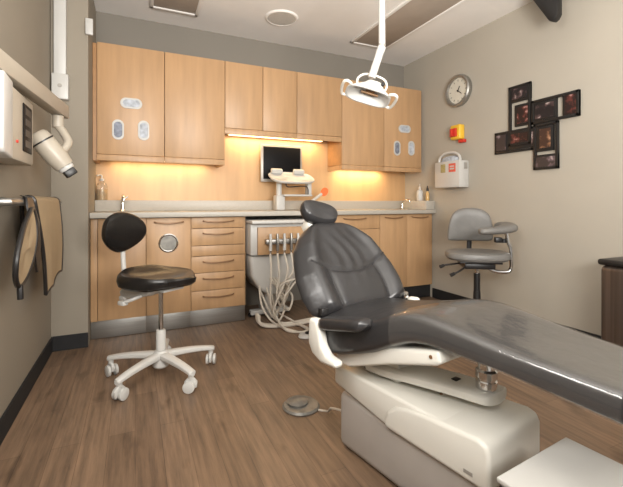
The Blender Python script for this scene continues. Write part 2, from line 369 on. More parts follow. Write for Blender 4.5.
# ------------------------------------------------------------------ base cabinets and counter
YC, YK, ZK, ZD = 3.152, 3.185, .133, .872
def pull(x0, x1, z):
    pts = [(x0, YC - .002, z), (x0 + .012, YC - .016, z - .004), ((x0 + x1) / 2, YC - .022, z - .012), (x1 - .012, YC - .016, z - .004), (x1, YC - .002, z)]
    return MB().tube(pts, .0055, 8, 6)
def base_cab(x0, x1, fronts, label, kick='steel', filler=None, deep=YUB):
    """fronts: (kind, xa, xb, z0, z1, handle z or None)"""
    t = thing('base_cabinet', label, 'cabinet', ((x0 + x1) / 2, 3.4, 0), 0, 'maple base cabinets')
    MB().box(x0 + .001, x1 - .001, YC + .02, deep, ZK, ZD, .001).build('body', 'gap' if not filler else 'gap', t, world=True)
    MB().box(x1 - .02, x1 - .0005, YC + .0195, deep, ZK, ZD).build('side_panel', 'maple', t, world=True); MB().box(x0 + .0005, x0 + .02, YC + .0195, deep, ZK, ZD).build('side_panel', 'maple', t, world=True)
    MB().box(x0, x1, YK, YK + .02, .003, ZK - .001, .001).build('toe_kick', kick, t, world=True)
    if filler: MB().box(filler[0], filler[1], YC, YC + .019, ZK + .003, ZD - .003, .001).build('filler_panel', 'maple', t, world=True)
    for kind, xa, xb, z0, z1, hz in fronts:
        d = MB().box(xa + .002, xb - .002, YC, YC + .019, z0 + .002, z1 - .002, .0015).build(kind, 'maple', t, world=True)
        if hz:
            cx = (xa + xb) / 2; hw = min(.12, (xb - xa) * .32)
            h = pull(cx - hw, cx + hw, hz).build('pull', 'pull', d); h.location = -t.location
    return t
base_cab(XE + .004, .074, [('door', -.245, .074, ZK + .003, ZD, .84)], 'leftmost maple base cabinet, door behind the black stool backrest', filler=(XE + .004, -.246))
bc = base_cab(.074, .398, [('door', .074, .398, ZK + .003, ZD, .84)], 'maple base cabinet whose door has a round steel waste hole')
door = [c for c in bc.children if c.name.startswith('door')][0]
mx = Matrix.Translation((.232, YC - .001, .678)) @ Matrix.Rotation(R(90), 4, 'X')
h = MB().lathe([(.060, -.002), (.058, .008), (.064, .011), (.072, .007), (.073, -.002)], 40, mx).build('waste_hole_rim', 'chrome', door); h.location = -bc.location
h = MB().lathe([(.001, .002), (.0585, .002), (.0585, 0)], 40, mx).build('waste_flap', 'pedal', door); h.location = -bc.location
base_cab(.398, .837, [('drawer', .398, .825, .782, ZD, .842), ('drawer', .398, .825, .645, .782, .745), ('drawer', .398, .825, .561, .645, None), ('drawer', .398, .825, .428, .561, .520), ('drawer', .398, .825, .287, .428, .388), ('drawer', .398, .825, ZK + .003, .287, .245)], 'maple drawer cabinet with six stacked drawers left of the knee space')
base_cab(1.60, 2.167, [('drawer', 1.60, 2.167, .735, ZD, .84), ('door', 1.60, 2.167, ZK + .003, .735, .69)], 'maple base cabinet with a drawer over a door, right behind the dental chair', 'base')
base_cab(2.167, XR - .005, [('door', 2.167, 2.492, ZK + .003, ZD, .845), ('door', 2.492, XR - .008, ZK + .003, ZD, .845)], 'rightmost maple base cabinet with two tall doors against the right wall', 'base')

ct = thing('countertop', 'long light grey laminate countertop running along the back wall', 'countertop', (1.25, 3.35, .875))
MB().box(XE + .002, XR - .003, 3.10, YUB - .002, .875, .916, .006).build('slab', 'counter', ct, world=True)
MB().box(XE + .002, XR - .003, 3.505, YUB - .002, .917, 1.006, .003).build('backsplash', 'counter', ct, world=True)
MB().box(XR - .115, XR - .003, 3.12, 3.504, .917, 1.006, .003).build('side_splash', 'counter', ct, world=True)

# ------------------------------------------------------------------ things on the counter
def bottle(loc, r, h, m, pump_m, label, name='pump_bottle'):
    t = thing(name, label, 'bottle', loc)
    MB().lathe([(.001, 0), (r * .92, 0), (r, r * .12), (r, h * .72), (r * .8, h * .86), (r * .35, h * .94), (r * .35, h), (.001, h)], 28).build('bottle_body', m, t)
    MB().lathe([(.001, h + .001), (r * .42, h + .001), (r * .42, h + .018), (r * .15, h + .02), (r * .13, h + .045), (.001, h + .046)], 16).tube([(0, 0, h + .045), (-r * .4, -r * .5, h + .047), (-r * .8, -r * 1.0, h + .040)], .006, 8).build('pump', pump_m, t)
    return t
b = bottle((-.245, 3.555, 1.007), .040, .155, 'glass', 'white_p', 'clear soap pump bottle with amber liquid at the left end of the counter', 'soap_bottle')
MB().lathe([(.001, .003), (.037, .003), (.038, .01), (.038, .085), (.001, .085)], 24).build('liquid', 'amber', b)
bottle((2.75, 3.265, 1.007), .034, .125, 'white_p', 'white_p', 'white pump bottle at the right end of the counter')
t = thing('dropper_bottle', 'small amber bottle with black cap beside the white pump bottle', 'bottle', (2.785, 3.185, 1.007))
MB().lathe([(.001, 0), (.018, 0), (.019, .004), (.019, .075), (.009, .092), (.009, .10), (.001, .10)], 20).build('bottle_body', 'amber', t)
MB().lathe([(.001, .10), (.012, .10), (.012, .125), (.007, .135), (.005, .155), (.001, .156)], 16).build('cap', 'black', t)
def faucet(loc, label, k=1.0):
    t = thing('faucet', label, 'faucet', loc)
    MB().lathe([(.001, 0), (.026 * k, 0), (.026 * k, .008), (.016 * k, .016), (.014 * k, .075 * k), (.001, .078 * k)], 20).build('faucet_body', 'chrome', t)
    MB().tube([(0, 0, .06 * k), (0, -.02, .105 * k), (.005, -.07, .125 * k), (.01, -.12, .105 * k), (.01, -.125, .085 * k)], .010 * k, 10, 6).build('spout', 'chrome', t)
    MB().tube([(0, 0, .072 * k), (.02, .005, .105 * k), (.04, .01, .118 * k)], .007 * k, 8, 4).build('handle', 'chrome', t)
    return t
faucet((-.092, 3.46, .917), 'chrome faucet near the left end of the counter just above the stool backrest', 1.0)
faucet((2.64, 3.42, .917), 'small chrome faucet near the right end of the counter', .8)

# monitor on the back panel
mo = thing('monitor', 'dark computer monitor with silver bezel on the wood wall panel', 'monitor', (1.295, YUB, 1.35))
MB().box(1.083, 1.508, 3.535, 3.565, 1.185, 1.545, .006).build('housing', 'bezel', mo, world=True)
MB().box(1.106, 1.486, 3.529, 3.5345, 1.212, 1.522, .002).build('screen', 'screen', mo, world=True)
MB().box(1.24, 1.35, 3.5655, YUB - .001, 1.30, 1.42, .004).build('wall_mount', 'black', mo, world=True)
# tray stand in front of the monitor
ts = thing('tray_stand', 'white tray table on a short post in front of the dark monitor', 'tray', (1.22, 3.36, .917))
tilt = Matrix.Translation((1.318, 3.34, 1.215)) @ Matrix.Rotation(R(24), 4, 'X')
MB().pad(sup(.215, .13, 48, 3.2), [(.002, -.016), (.86, -.016), (.96, -.008), (1, .004), (.985, .012), (.93, .006), (.002, .006)], tilt).build('tray_top', 'white_p', ts, world=True)
for cx in (-.12, .10):
    MB().box(cx - .055, cx + .055, .07, .115, .007, .052, .012, 3, tilt).build('rest_pad', 'white_p', ts, world=True)
MB().box(1.22, 1.50, 3.27, 3.40, 1.045, 1.062, .006).box(1.46, 1.50, 3.29, 3.36, 1.062, 1.185, .006).build('lower_shelf', 'white_p', ts, world=True)
MB().tube([(1.25, 3.29, 1.175), (1.26, 3.285, 1.13), (1.44, 3.28, 1.135), (1.46, 3.285, 1.045)], .005, 8, 6).build('rail', 'black', ts, world=True)
MB().cyl((1.205, 3.37, .9175), (1.205, 3.37, 1.18), .026, .026, 24, .003).box(1.165, 1.25, 3.32, 3.42, .9175, 1.055, .012, 3).build('post', 'white_p', ts, world=True)
# curing wand with orange shield
cw = thing('curing_light', 'white wand with an orange-red shield at its tip, rising behind the headrest', 'dental tool', (1.36, 3.2, .917))
MB().tube([(1.38, 3.20, .945), (1.44, 3.20, .985), (1.56, 3.20, 1.068)], [.018, .013], 12, 4).build('wand', 'hose', cw, world=True)
MB().pad(sup(.042, .034, 24, 2.2), [(.002, -.004), (1, -.004), (1, .004), (.002, .004)], Matrix.Translation((1.585, 3.195, 1.085)) @ Matrix.Rotation(R(-60), 4, 'Y') @ Matrix.Rotation(R(55), 4, 'X')).build('shield', 'orange', cw, world=True)
MB().lathe([(.001, 0), (.034, 0), (.036, .006), (.030, .018), (.014, .022), (.001, .022)], 24, Matrix.Translation((1.375, 3.20, .9175))).build('stand', 'hose', cw, world=True)

# ------------------------------------------------------------------ right wall things
ck = thing('wall_clock', 'round silver-rimmed wall clock with cream face', 'clock', (XR, 2.78, 2.053))
mx = Matrix.Translation((XR, 2.78, 2.053)) @ Matrix.Rotation(R(-90), 4, 'Y')
MB().lathe([(.12, .022), (.125, .045), (.138, .05), (.150, .04), (.153, .022), (.150, .003), (.12, .003)], 56, mx).build('rim', 'steel', ck, world=True)
MB().lathe([(.001, .024), (.121, .024), (.121, .004), (.001, .004)], 56, mx).build('dial', 'clockface', ck, world=True)
m_ = MB()
for k in range(12):
    a = k * math.pi / 6
    m_.box(-.003, .003, .088, .106, .0242, .026, mx=mx @ Matrix.Rotation(a, 4, 'Z'))
m_.build('hour_mark', 'pedal', ck, world=True)
MB().box(-.004, .004, -.012, .045, .0262, .028, mx=mx @ Matrix.Rotation(R(-118), 4, 'Z')).build('hour_hand', 'black', ck, world=True)
MB().box(-.003, .003, -.015, .06, .0282, .030, mx=mx @ Matrix.Rotation(R(142), 4, 'Z')).build('minute_hand', 'black', ck, world=True)
MB().lathe([(.001, .034), (.006, .034), (.006, .024), (.001, .024)], 16, mx).build('pin', 'black', ck, world=True)

sw = thing('safety_switch', 'yellow wall box with a red knob under the clock', 'switch', (XR, 2.78, 1.65))
MB().box(2.755, XR - .001, 2.715, 2.84, 1.585, 1.725, .016, 3).build('housing', 'yellow', sw, world=True)
MB().box(2.735, 2.7545, 2.745, 2.825, 1.61, 1.69, .006).box(2.712, 2.735, 2.775, 2.797, 1.62, 1.68, .006).build('knob', 'red', sw, world=True)
MB().box(2.785, XR - .001, 2.700, 2.765, 1.553, 1.584, .004).build('tab', 'red', sw, world=True)

sh = thing('sharps_container', 'white sharps box with red and green labels on the right wall', 'container', (XR, 2.83, 1.13))
MB().box(2.705, XR - .001, 2.67, 2.99, 1.13, 1.38, .008).build('cabinet', 'white_p', sh, world=True)
MB().tube([(2.74, 2.965, 1.381), (2.74, 2.95, 1.43), (2.74, 2.88, 1.462), (2.74, 2.78, 1.462), (2.74, 2.71, 1.43), (2.74, 2.69, 1.381)], .012, 10, 6).build('handle', 'white_p', sh, world=True)
MB().pad(sup(.045, .12, 32, 2.4), [(.002, 0), (1, 0), (.95, .03), (.6, .05), (.002, .055)], Matrix.Translation((2.765, 2.83, 1.381))).build('lid', 'glove', sh, world=True)
MB().box(2.702, 2.7045, 2.845, 2.905, 1.275, 1.355).build('green_label', 'olive', sh, world=True)
MB().box(2.702, 2.7045, 2.715, 2.80, 1.275, 1.355).build('red_label', 'labelred', sh, world=True)
MB().box(2.7005, 2.7018, 2.73, 2.785, 1.298, 1.312).box(2.7005, 2.7018, 2.73, 2.785, 1.322, 1.334).build('label_text', 'white_p', sh, world=True)
MB().box(2.76, 2.80, 2.6645, 2.6695, 1.30, 1.36, .002).build('latch', 'bezel', sh, world=True)

# collage frame
cf = thing('collage_picture_frame', 'black pinwheel collage frame of eight small photos on the right wall', 'picture frame', (XR, 2.02, 1.55))
def frame(y0, y1, z0, z1, solids, wdt=.020, x=2.803):
    m = MB()
    for a in ((y0, y0 + wdt, z0, z1), (y1 - wdt, y1, z0, z1), (y0, y1, z1 - wdt, z1), (y0, y1, z0, z0 + wdt)): m.box(x, XR - .001, *a, .002)
    for a in solids: m.box(x + .004, XR - .001, *a, .001)
    return m.build('frame', 'black', cf, world=True)
def photo(y0, y1, z0, z1, m):
    MB().box(2.8025, 2.8068, y0, y1, z0, z1).build('photo', m, cf, world=True)
frame(2.041, 2.236, 1.448, 1.935, [(2.041, 2.236, 1.80, 1.935), (2.041, 2.18, 1.60, 1.775), (2.041, 2.236, 1.448, 1.565)])
photo(2.075, 2.205, 1.825, 1.91, 'p2'); photo(2.065, 2.155, 1.622, 1.752, 'p1'); photo(2.062, 2.215, 1.47, 1.545, 'p1')
frame(1.676, 2.03, 1.592, 1.775, [(1.676, 1.79, 1.592, 1.775), (1.835, 2.03, 1.605, 1.755)], x=2.799)
photo(1.692, 1.775, 1.615, 1.752, 'p1'); photo(1.855, 2.0, 1.628, 1.735, 'p2')
frame(1.824, 2.016, 1.238, 1.588, [(1.824, 2.016, 1.238, 1.35), (1.86, 2.016, 1.375, 1.565)], x=2.801)
photo(1.845, 1.995, 1.255, 1.332, 'p4'); photo(1.88, 1.965, 1.40, 1.545, 'p3')
frame(2.02, 2.372, 1.397, 1.580, [(2.24, 2.372, 1.397, 1.580), (2.04, 2.24, 1.42, 1.56)], x=2.8055)
photo(2.262, 2.352, 1.425, 1.555, 'p4')
photo(2.018, 2.03, 1.43, 1.54, 'p2')

# trash can
tc_ = thing('trash_can', 'tall bronze steel trash can with black lid at the right wall', 'trash can', (2.655, 1.2, 0))
MB().box(2.482, 2.80, 1.02, 1.372, .004, .622, .03, 4).build('body', 'darksteel', tc_, world=True)
MB().box(2.472, 2.806, 1.013, 1.379, .623, .658, .014, 3).build('lid', 'black', tc_, world=True)

# ------------------------------------------------------------------ left wall and alcove things
xr = thing('xray_control_box', 'white and beige control box with dark display on the left wall', 'control box', (XL, 1.85, 1.3))
MB().box(XL + .001, -.402, 1.70, 2.03, 1.145, 1.412, .010).build('housing', 'cream', xr, world=True)
MB().prism([(1.585, 1.17), (1.60, 1.155), (1.699, 1.143), (1.699, 1.42), (1.60, 1.43), (1.585, 1.412)], 'x', XL + .001, -.396, .008, 3).build('front_cover', 'white_p', xr, world=True)
MB().box(-.4018, -.398, 1.85, 1.985, 1.19, 1.38, .002).build('display', 'screen', xr, world=True)
m_ = MB()
for k in range(4): m_.box(-.3985, -.397, 1.875, 1.96, 1.21 + k * .043, 1.237 + k * .043)
m_.build('display_segment', 'black', xr, world=True)
MB().cyl((-.4018, 1.765, 1.215), (-.396, 1.765, 1.215), .006, .006, 12).build('indicator', 'red', xr, world=True)

xa = thing('xray_unit', 'beige x-ray arm along the left wall with a drum-shaped tubehead hanging from it', 'x-ray unit', (XL, 1.3, 1.475))
th6 = R(6)
axm = Matrix.Translation((-.355, 2.40, 1.470)) @ Matrix.Rotation(-th6, 4, 'Z')
MB().box(-.03, .03, -.98, .03, -.036, .034, .006, 2, axm).build('arm', 'cream', xa, world=True)
MB().box(XL + .001, -.40, 1.38, 1.50, 1.452, 1.60, .008).build('wall_bracket', 'white_p', xa, world=True)
MB().cyl((-.36, 2.34, 1.433), (-.36, 2.34, 1.37), .026, .026, 20, .003).tube([(-.36, 2.34, 1.38), (-.335, 2.33, 1.345), (-.310, 2.30, 1.29), (-.335, 2.265, 1.235)], .020, 12, 6).build('yoke', 'cream', xa, world=True)
p0, p1 = Vector((-.405, 2.205, 1.285)), Vector((-.315, 2.23, 1.165))
dirv = (p1 - p0).normalized()
qm = Matrix.Translation(p0) @ dirv.to_track_quat('Z', 'Y').to_matrix().to_4x4()
L = (p1 - p0).length
MB().lathe([(.001, -.04), (.036, -.036), (.046, -.024), (.048, -.004), (.050, 0), (.050, L * .7), (.043, L), (.001, L)], 32, qm).build('tubehead', 'cream', xa, world=True)
MB().lathe([(.0503, .006), (.0515, .006), (.0515, .013), (.0503, .013)], 32, qm).build('seam_ring', 'black', xa, world=True)
MB().lathe([(.036, L + .001), (.036, L + .014), (.032, L + .02), (.001, L + .02), (.001, L + .001)], 24, qm).build('collar', 'white_p', xa, world=True)
MB().box(-.028, .028, -.026, .026, L + .0205, L + .055, .006, 2, qm).build('cone', 'black', xa, world=True)

cd = thing('wall_conduit', 'white vertical cable channel ending in a lock box on the left corner wall', 'conduit', (-.45, YS, 1.66))
MB().box(-.487, -.417, YS - .04, YS - .001, 1.835, ZC - .001, .005).build('channel', 'white_p', cd, world=True)
MB().box(-.497, -.402, YS - .055, YS - .001, 1.668, 1.834, .006).build('lock_box', 'white_p', cd, world=True)
mx = Matrix.Translation((-.45, YS - .0555, 1.755)) @ Matrix.Rotation(R(90), 4, 'X')
MB().lathe([(.001, .003), (.012, .003), (.013, 0), (.001, 0)], 16, mx).build('keyhole', 'bezel', cd, world=True)
t = MB().box(-.308, -.262, YS - .028, YS - .001, 2.13, 2.24, .005).build('wall_sensor', 'white_p', None)
tag(t, 'small white box at the corner of the left wall above the cabinets', 'sensor')

tb = thing('towel_bar', 'chrome towel bar on the left wall', 'towel bar', (XL, 2.3, .99))
MB().tube([(XL + .004, 1.83, .99), (-.462, 1.83, .99), (-.444, 1.838, .99), (-.44, 1.86, .99), (-.44, 2.3, .99), (-.44, 2.89, .99), (-.444, 2.912, .99), (-.462, 2.92, .99), (XL + .004, 2.92, .99)], .0165, 16).build('bar', 'steel', tb, world=True)
for yy in (1.83, 2.92):
    MB().cyl((XL + .001, yy, .99), (XL + .012, yy, .99), .036, .033, 24, .002).build('flange', 'darksteel', tb, world=True)
def yskew(y, z): return y + .20 * max(0, (.985 - z) / .46) * max(0, min(1, (2.73 - y) / .60))
def strip(ys, prof, thick=.006, m_extra=None):
    """cloth strip: prof(y) -> list of (x,z) points over the bar"""
    rings = []
    for y in ys:
        p = prof(y); n = len(p); up = []; dn = []
        for i in range(n):
            a = Vector(p[max(i - 1, 0)]); c = Vector(p[min(i + 1, n - 1)]); tt = (c - a).normalized(); nn = Vector((tt.y, -tt.x)) * thick / 2
            ys_ = yskew(y, p[i][1]); up.append((p[i][0] + nn.x, ys_, p[i][1] + nn.y)); dn.append((p[i][0] - nn.x, ys_, p[i][1] - nn.y))
        rings.append(up + dn[::-1])
    return MB().loft(rings)
def apron_prof(y, y0=2.13, y1=2.73):
    f = (y - y0) / (y1 - y0); zf = .60 - .075 * math.sin(math.pi * min(1, f * 1.0) * .5) * 0 + (-.075 if f < .35 else 0) * 0
    zf = .525 + .05 * f + .012 * math.sin(f * 9)
    wv = .008 * math.sin(f * 7.0) + .006
    pts = [(-.478, .72), (-.475, .85), (-.4665, .975)]
    for k in range(9):
        a = math.pi - math.pi * k / 8; pts.append((-.44 + .0235 * math.cos(a), .99 + .0235 * math.sin(a)))
    for k in range(1, 9):
        g = k / 8; pts.append((-.4165 + wv * g + .010 * math.sin(g * 3.1), .985 + (zf - .985) * g))
    return pts
ap = thing('lead_apron', 'tan apron with dark piping hung over the chrome towel bar', 'apron', (-.43, 2.55, .5))
N = 26
ys = [2.13 + .60 * i / N for i in range(N + 1)]
strip(ys, apron_prof, .009).build('apron_cloth', 'towel', ap, world=True)
m_ = MB()
for yy in (2.13, 2.73):
    m_.tube([(x, yskew(yy, z), z) for x, z in apron_prof(yy)], .009, 8)
m_.tube([(apron_prof(y)[-1][0], yskew(y, apron_prof(y)[-1][1]), apron_prof(y)[-1][1]) for y in ys], .009, 8)
m_.build('piping', 'black', ap, world=True)
tcol = thing('thyroid_collar', 'dark-edged tan collar looped over the towel bar in front of the apron', 'apron', (-.43, 2.1, .55))
ol = [Vector((p.x - .055, p.y, 0)) for p in cat_rom([(2.05, .955, 0), (1.97, .935, 0), (1.86, .88, 0), (1.78, .80, 0), (1.785, .72, 0), (1.86, .668, 0), (1.95, .685, 0), (2.03, .76, 0), (2.07, .86, 0)], 6, True)]
cy = sum(p.x for p in ol) / len(ol); cz = sum(p.y for p in ol) / len(ol)
def colx(y, z): return -.405 + .015 * math.sin((z - .66) * 9)
rings = [[(colx(p.x, p.y) + dx, cy + (p.x - cy) * s_, cz + (p.y - cz) * s_) for p in ol] for s_, dx in ((.02, -.006), (.7, -.006), (.98, -.004), (.98, .004), (.7, .007), (.02, .007))]
MB().loft(rings).build('collar_cloth', 'towel', tcol, world=True)
MB().tube([(colx(p.x, p.y), p.x, p.y) for p in ol] + [(colx(ol[0].x, ol[0].y), ol[0].x, ol[0].y)], .010, 8).build('piping', 'black', tcol, world=True)
rings = []
for x, y, z, w_ in ((-.44, 2.04, 1.0175, .09), (-.418, 2.03, 1.008, .10), (-.412, 2.02, .97, .12), (-.394, 2.01, .90, .13), (-.39, 2.03, .80, .11), (-.392, 2.07, .72, .07), (-.394, 2.10, .68, .03)):
    rings.append([(x + dx, y - .05 + w_ * f, z) for dx, f in ((-.004, 0), (-.004, 1), (.004, 1), (.006, .5), (.004, 0))])
MB().loft(rings).build('strap', 'black', tcol, world=True)
MB().tube([(-.402, 1.81, .672), (-.40, 1.807, .645), (-.40, 1.81, .618)], .011, 8).build('tail', 'black', tcol, world=True)

# ------------------------------------------------------------------ black saddle stool
rzS = math.atan2(-.81, .58)
st = thing('saddle_stool', 'black saddle stool with white five-star base in front of the base cabinets', 'stool', (.133, 2.36, 0), rzS)
def star_base(t, ang0, Rr, m, z=.085, wheel='white_p', hub=.045):
    MB().lathe([(.001, .055), (hub * .8, .055), (hub, .065), (hub, .135), (hub * .7, .15), (.001, .15)], 24).build('hub', m, t)
    for k in range(5):
        a = ang0 + k * 2 * math.pi / 5; c, s_ = math.cos(a), math.sin(a)
        rings = []
        for q in range(9):
            f = q / 8; r = hub * .6 + (Rr - hub * .6) * f; zz = .122 - .005 * f - .018 * f ** 3; hw = .030 - .009 * f; hh = .020 - .007 * f
            rings.append([(r * c - w_ * s_, r * s_ + w_ * c, zz + h_) for w_, h_ in [(hw * x, hh * y) for x, y in sup(1, 1, 14, 2.8)]])
        rings.append([(sum(p[0] for p in rings[-1]) / 14 + (p[0] - sum(q_[0] for q_ in rings[-1]) / 14) * .5 + .008 * c, sum(p[1] for p in rings[-1]) / 14 + (p[1] - sum(q_[1] for q_ in rings[-1]) / 14) * .5 + .008 * s_, p[2] - .002) for p in rings[-1]])
        MB().loft(rings).build('base_leg', m, t)
        # caster
        cx, cy_ = (Rr - .012) * c, (Rr - .012) * s_; b = a + 1.1 + k * .7
        cm = Matrix.Translation((cx, cy_, 0)) @ Matrix.Rotation(b, 4, 'Z') @ Matrix.Scale(1.2, 4)
        cs = MB().lathe([(.001, .058), (.012, .058), (.012, .088), (.001, .088)], 14, cm).prism([(-.026, .018), (.026, .022), (.028, .045), (.012, .062), (-.012, .062), (-.028, .045)], 'y', -.007, .007, .003, mx=cm).build('caster', m, t)
        for sgn in (-1, 1):
            wm = cm @ Matrix.Translation((.006, sgn * .017, .0262)) @ Matrix.Rotation(R(90), 4, 'X')
            MB().lathe([(.001, -.008), (.018, -.008), (.0255, -.005), (.026, 0), (.0255, .005), (.018, .008), (.001, .008)], 20, wm).build('wheel', wheel, cs)
star_base(st, R(9) - rzS, .302, 'white_p')
MB().lathe([(.001, .151), (.027, .151), (.027, .255), (.024, .265), (.001, .265)], 24).build('column_sleeve', 'white_p', st)
MB().lathe([(.001, .266), (.013, .266), (.013, .50), (.001, .50)], 20).build('gas_column', 'chrome', st)
def seat_out():
    ctl = [(-.215, 0), (-.20, .11), (-.13, .185), (-.02, .20), (.09, .165), (.165, .10), (.225, .055), (.245, 0), (.225, -.055), (.165, -.10), (.09, -.165), (-.02, -.20), (-.13, -.185), (-.20, -.11)]
    return [(p.x, p.y) for p in cat_rom([(x, y, 0) for x, y in ctl], 5, True)]
def bowS(x, y, z):
    dish = -.016 * max(0, 1 - ((x + .02) / .17) ** 2) * max(0, 1 - (y / .16) ** 2) if z > 0 else 0
    return z + .028 * max(0, (-x - .10) / .11) ** 2 + dish + (.024 if z < 0 else -.006) * max(0, (x - .09) / .14)
MB().pad(seat_out(), [(.002, -.038), (.6, -.040), (.88, -.039), (.97, -.027), (1.0, -.002), (.985, .020), (.94, .032), (.86, .036), (.7, .030), (.5, .024), (.3, .021), (.002, .020)], Matrix.Translation((0, 0, .555)), bowS).build('seat', 'blackv', st)
MB().box(-.12, .11, -.07, .07, .498, .512, .004).box(-.20, -.08, -.03, .03, .485, .512, .006).build('seat_plate', 'white_p', st)
for yy, xx in ((-.125, -.10), (-.06, -.20), (.07, -.17)):
    MB().tube([(-.06, yy * .5, .47), (xx * .8, yy, .452), (xx - .02, yy * 1.15, .436)], .010, 8, 4).box(xx - .06, xx - .01, yy * 1.15 - .018, yy * 1.15 + .018, .418, .444, .007).build('lever', 'white_p', st)
MB().prism([(-.245, .438), (-.16, .436), (-.02, .468), (.02, .4975), (-.225, .4975), (-.262, .468)], 'y', -.085, .075, .010).build('tilt_housing', 'white_p', st)
MB().tube([(-.17, 0, .485), (-.27, 0, .485), (-.325, 0, .53), (-.345, 0, .66), (-.35, 0, .80)], .014, 10, 6).lathe([(.001, -.012), (.022, -.012), (.022, .012), (.001, .012)], 16, Matrix.Translation((-.285, 0, .50)) @ Matrix.Rotation(R(90), 4, 'X')).build('back_stem', 'white_p', st)
bm_ = Matrix.Translation((-.340, -.01, .805)) @ Matrix.Rotation(R(6), 4, 'Y') @ Matrix.Rotation(R(90), 4, 'Y') @ Matrix.Rotation(R(90), 4, 'Z')
bo = [(p.x, p.y) for p in cat_rom([(-.142, .03, 0), (-.12, .085, 0), (-.05, .122, 0), (.04, .118, 0), (.115, .075, 0), (.142, .01, 0), (.115, -.055, 0), (.05, -.105, 0), (-.02, -.122, 0), (-.09, -.085, 0), (-.135, -.03, 0)], 5, True)]
def bowB(x, y, z): return z + 1.6 * x * x
MB().pad(bo, dome(.03, .012), bm_, bowB).build('backrest', 'blackv', st)

# ------------------------------------------------------------------ grey assistant stool
rzA = math.atan2(-.83, -.56)
ga = thing('assistant_stool', 'grey padded stool with curved side arm rest against the right wall', 'stool', (2.41, 2.20, 0), rzA)
star_base(ga, R(20) - rzA, .27, 'black', wheel='black')
MB().lathe([(.001, .151), (.03, .151), (.026, .30), (.024, .30), (.024, .44), (.001, .44)], 20).build('column_sleeve', 'black', ga)
MB().lathe([(.001, .4405), (.014, .4405), (.014, .4845), (.001, .4845)], 16).build('gas_column', 'chrome', ga)
DZ = .05
MB().box(-.12, .10, -.11, .11, .485, .5295, .008).box(-.16, .13, -.15, .15, .530, .5455, .003).build('seat_plate', 'black', ga)
MB().pad(sup(.20, .235, 48, 2.4), [(.002, -.032), (.7, -.034), (.92, -.028), (.99, -.012), (1, .006), (.97, .024), (.88, .034), (.6, .036), (.002, .030)], Matrix.Translation((0, 0, .578))).build('seat', 'greyf', ga)
for pts in ([(.02, -.09, .525), (.05, -.20, .512), (.06, -.255, .505)], [(.06, -.06, .525), (.12, -.15, .475), (.13, -.19, .455)]):
    m_ = MB().tube(pts, .007, 8, 4)
    e = pts[-1]
    m_.tube([e, (e[0] + .012, e[1] - .03, e[2] - .012)], [.012, .014], 10)
    m_.build('lever', 'black', ga)
MB().tube([(-.09, .0, .54), (-.22, 0, .54), (-.255, 0, .58), (-.25, 0, .67), (-.235, 0, .77)], .02, 10, 6, flat=.5).build('back_stem', 'black', ga)
bo = [(p.x, p.y) for p in cat_rom([(-.177, -.10, 0), (-.15, -.128, 0), (0, -.134, 0), (.15, -.128, 0), (.177, -.09, 0), (.17, .0, 0), (.14, .09, 0), (.065, .135, 0), (-.065, .135, 0), (-.14, .09, 0), (-.17, .0, 0)], 5, True)]
bm2 = Matrix.Translation((-.20, -.01, .805)) @ Matrix.Rotation(R(8), 4, 'Y') @ Matrix.Rotation(R(90), 4, 'Y') @ Matrix.Rotation(R(90), 4, 'Z')
MB().pad(bo, dome(.028, .008), bm2, lambda x, y, z: z + 1.1 * x * x).build('backrest', 'greyf', ga)
# curved arm on its chrome support (picture right)
MB().tube([(.0, .06, .50), (.0, .13, .46), (.0, .215, .455), (.0, .246, .48), (.0, .248, .55), (.0, .245, .64), (.0, .225, .69), (.0, .215, .76)], .015, 12, 6).build('arm_post', 'chrome', ga)
MB().cyl((0, .195, .68), (0, .195, .71), .022, .022, 16, .003).box(-.03, .02, .13, .18, .68, .72, .005).build('arm_clamp', 'black', ga)
rings = []
path = cat_rom([(-.16, .215, .795), (-.04, .232, .798), (.08, .205, .795), (.165, .125, .788), (.20, .03, .782), (.205, -.04, .778)], 6)
for i, p in enumerate(path):
    a = path[max(i - 1, 0)]; c = path[min(i + 1, len(path) - 1)]; tt = (c - a).normalized(); nn = Vector((-tt.y, tt.x, 0))
    f = i / (len(path) - 1); e = min(1, math.sqrt(max(0, 1 - (2 * f - 1) ** 8)) + .12); hw = (.072 - .030 * f) * e; hh = (.042 - .020 * f) * e
    rings.append([p + nn * (hw * x) + Vector((0, 0, hh * y)) for x, y in sup(1, 1, 18, 2.3)])
MB().loft(rings).build('arm_rest', 'greyf', ga)

# ------------------------------------------------------------------ dental chair
TH = R(11.3)
dc = thing('dental_chair', 'charcoal reclining dental chair on a white powered base', 'dental chair', (.962, 1.11, 0), TH)
def U(u): return u - .9
MB().box(-.150, .118, -.315, .318, .003, .225, .03, 4).build('base_skirt', 'offwhite', dc)
cover = [(-.325, .205), (-.325, .328), (.328, .328), (.328, .254), (.06, .21)]
MB().prism(cover, 'x', -.162, .122, .012, 3).build('base_cover', 'white', dc)
pan = [(-.338, .200), (.045, .205), (.05, .225), (.035, .266), (.0, .296), (-.05, .312), (-.12, .323), (-.30, .337), (-.328, .330), (-.338, .305)]
MB().prism(pan, 'x', -.170, .130, .014, 4).build('side_cover', 'white', dc)
m_ = MB()
for x, y in ((-.02, -.08), (.015, .03)): m_.lathe([(.001, .331), (.005, .331), (.006, .3262), (.001, .3262)], 12, Matrix.Translation((x, y, 0)))
m_.build('screw_cap', 'pull', dc)
MB().prism([(-.025, .345), (.025, .345), (.03, .357), (-.02, .357)], 'x', -.08, -.02, .003, mx=Matrix.Translation((-.01, .20, -.018))).build('slot', 'black', dc)
MB().box(-.1715, -.1702, -.29, -.262, .225, .235).build('badge', 'bezel', dc)
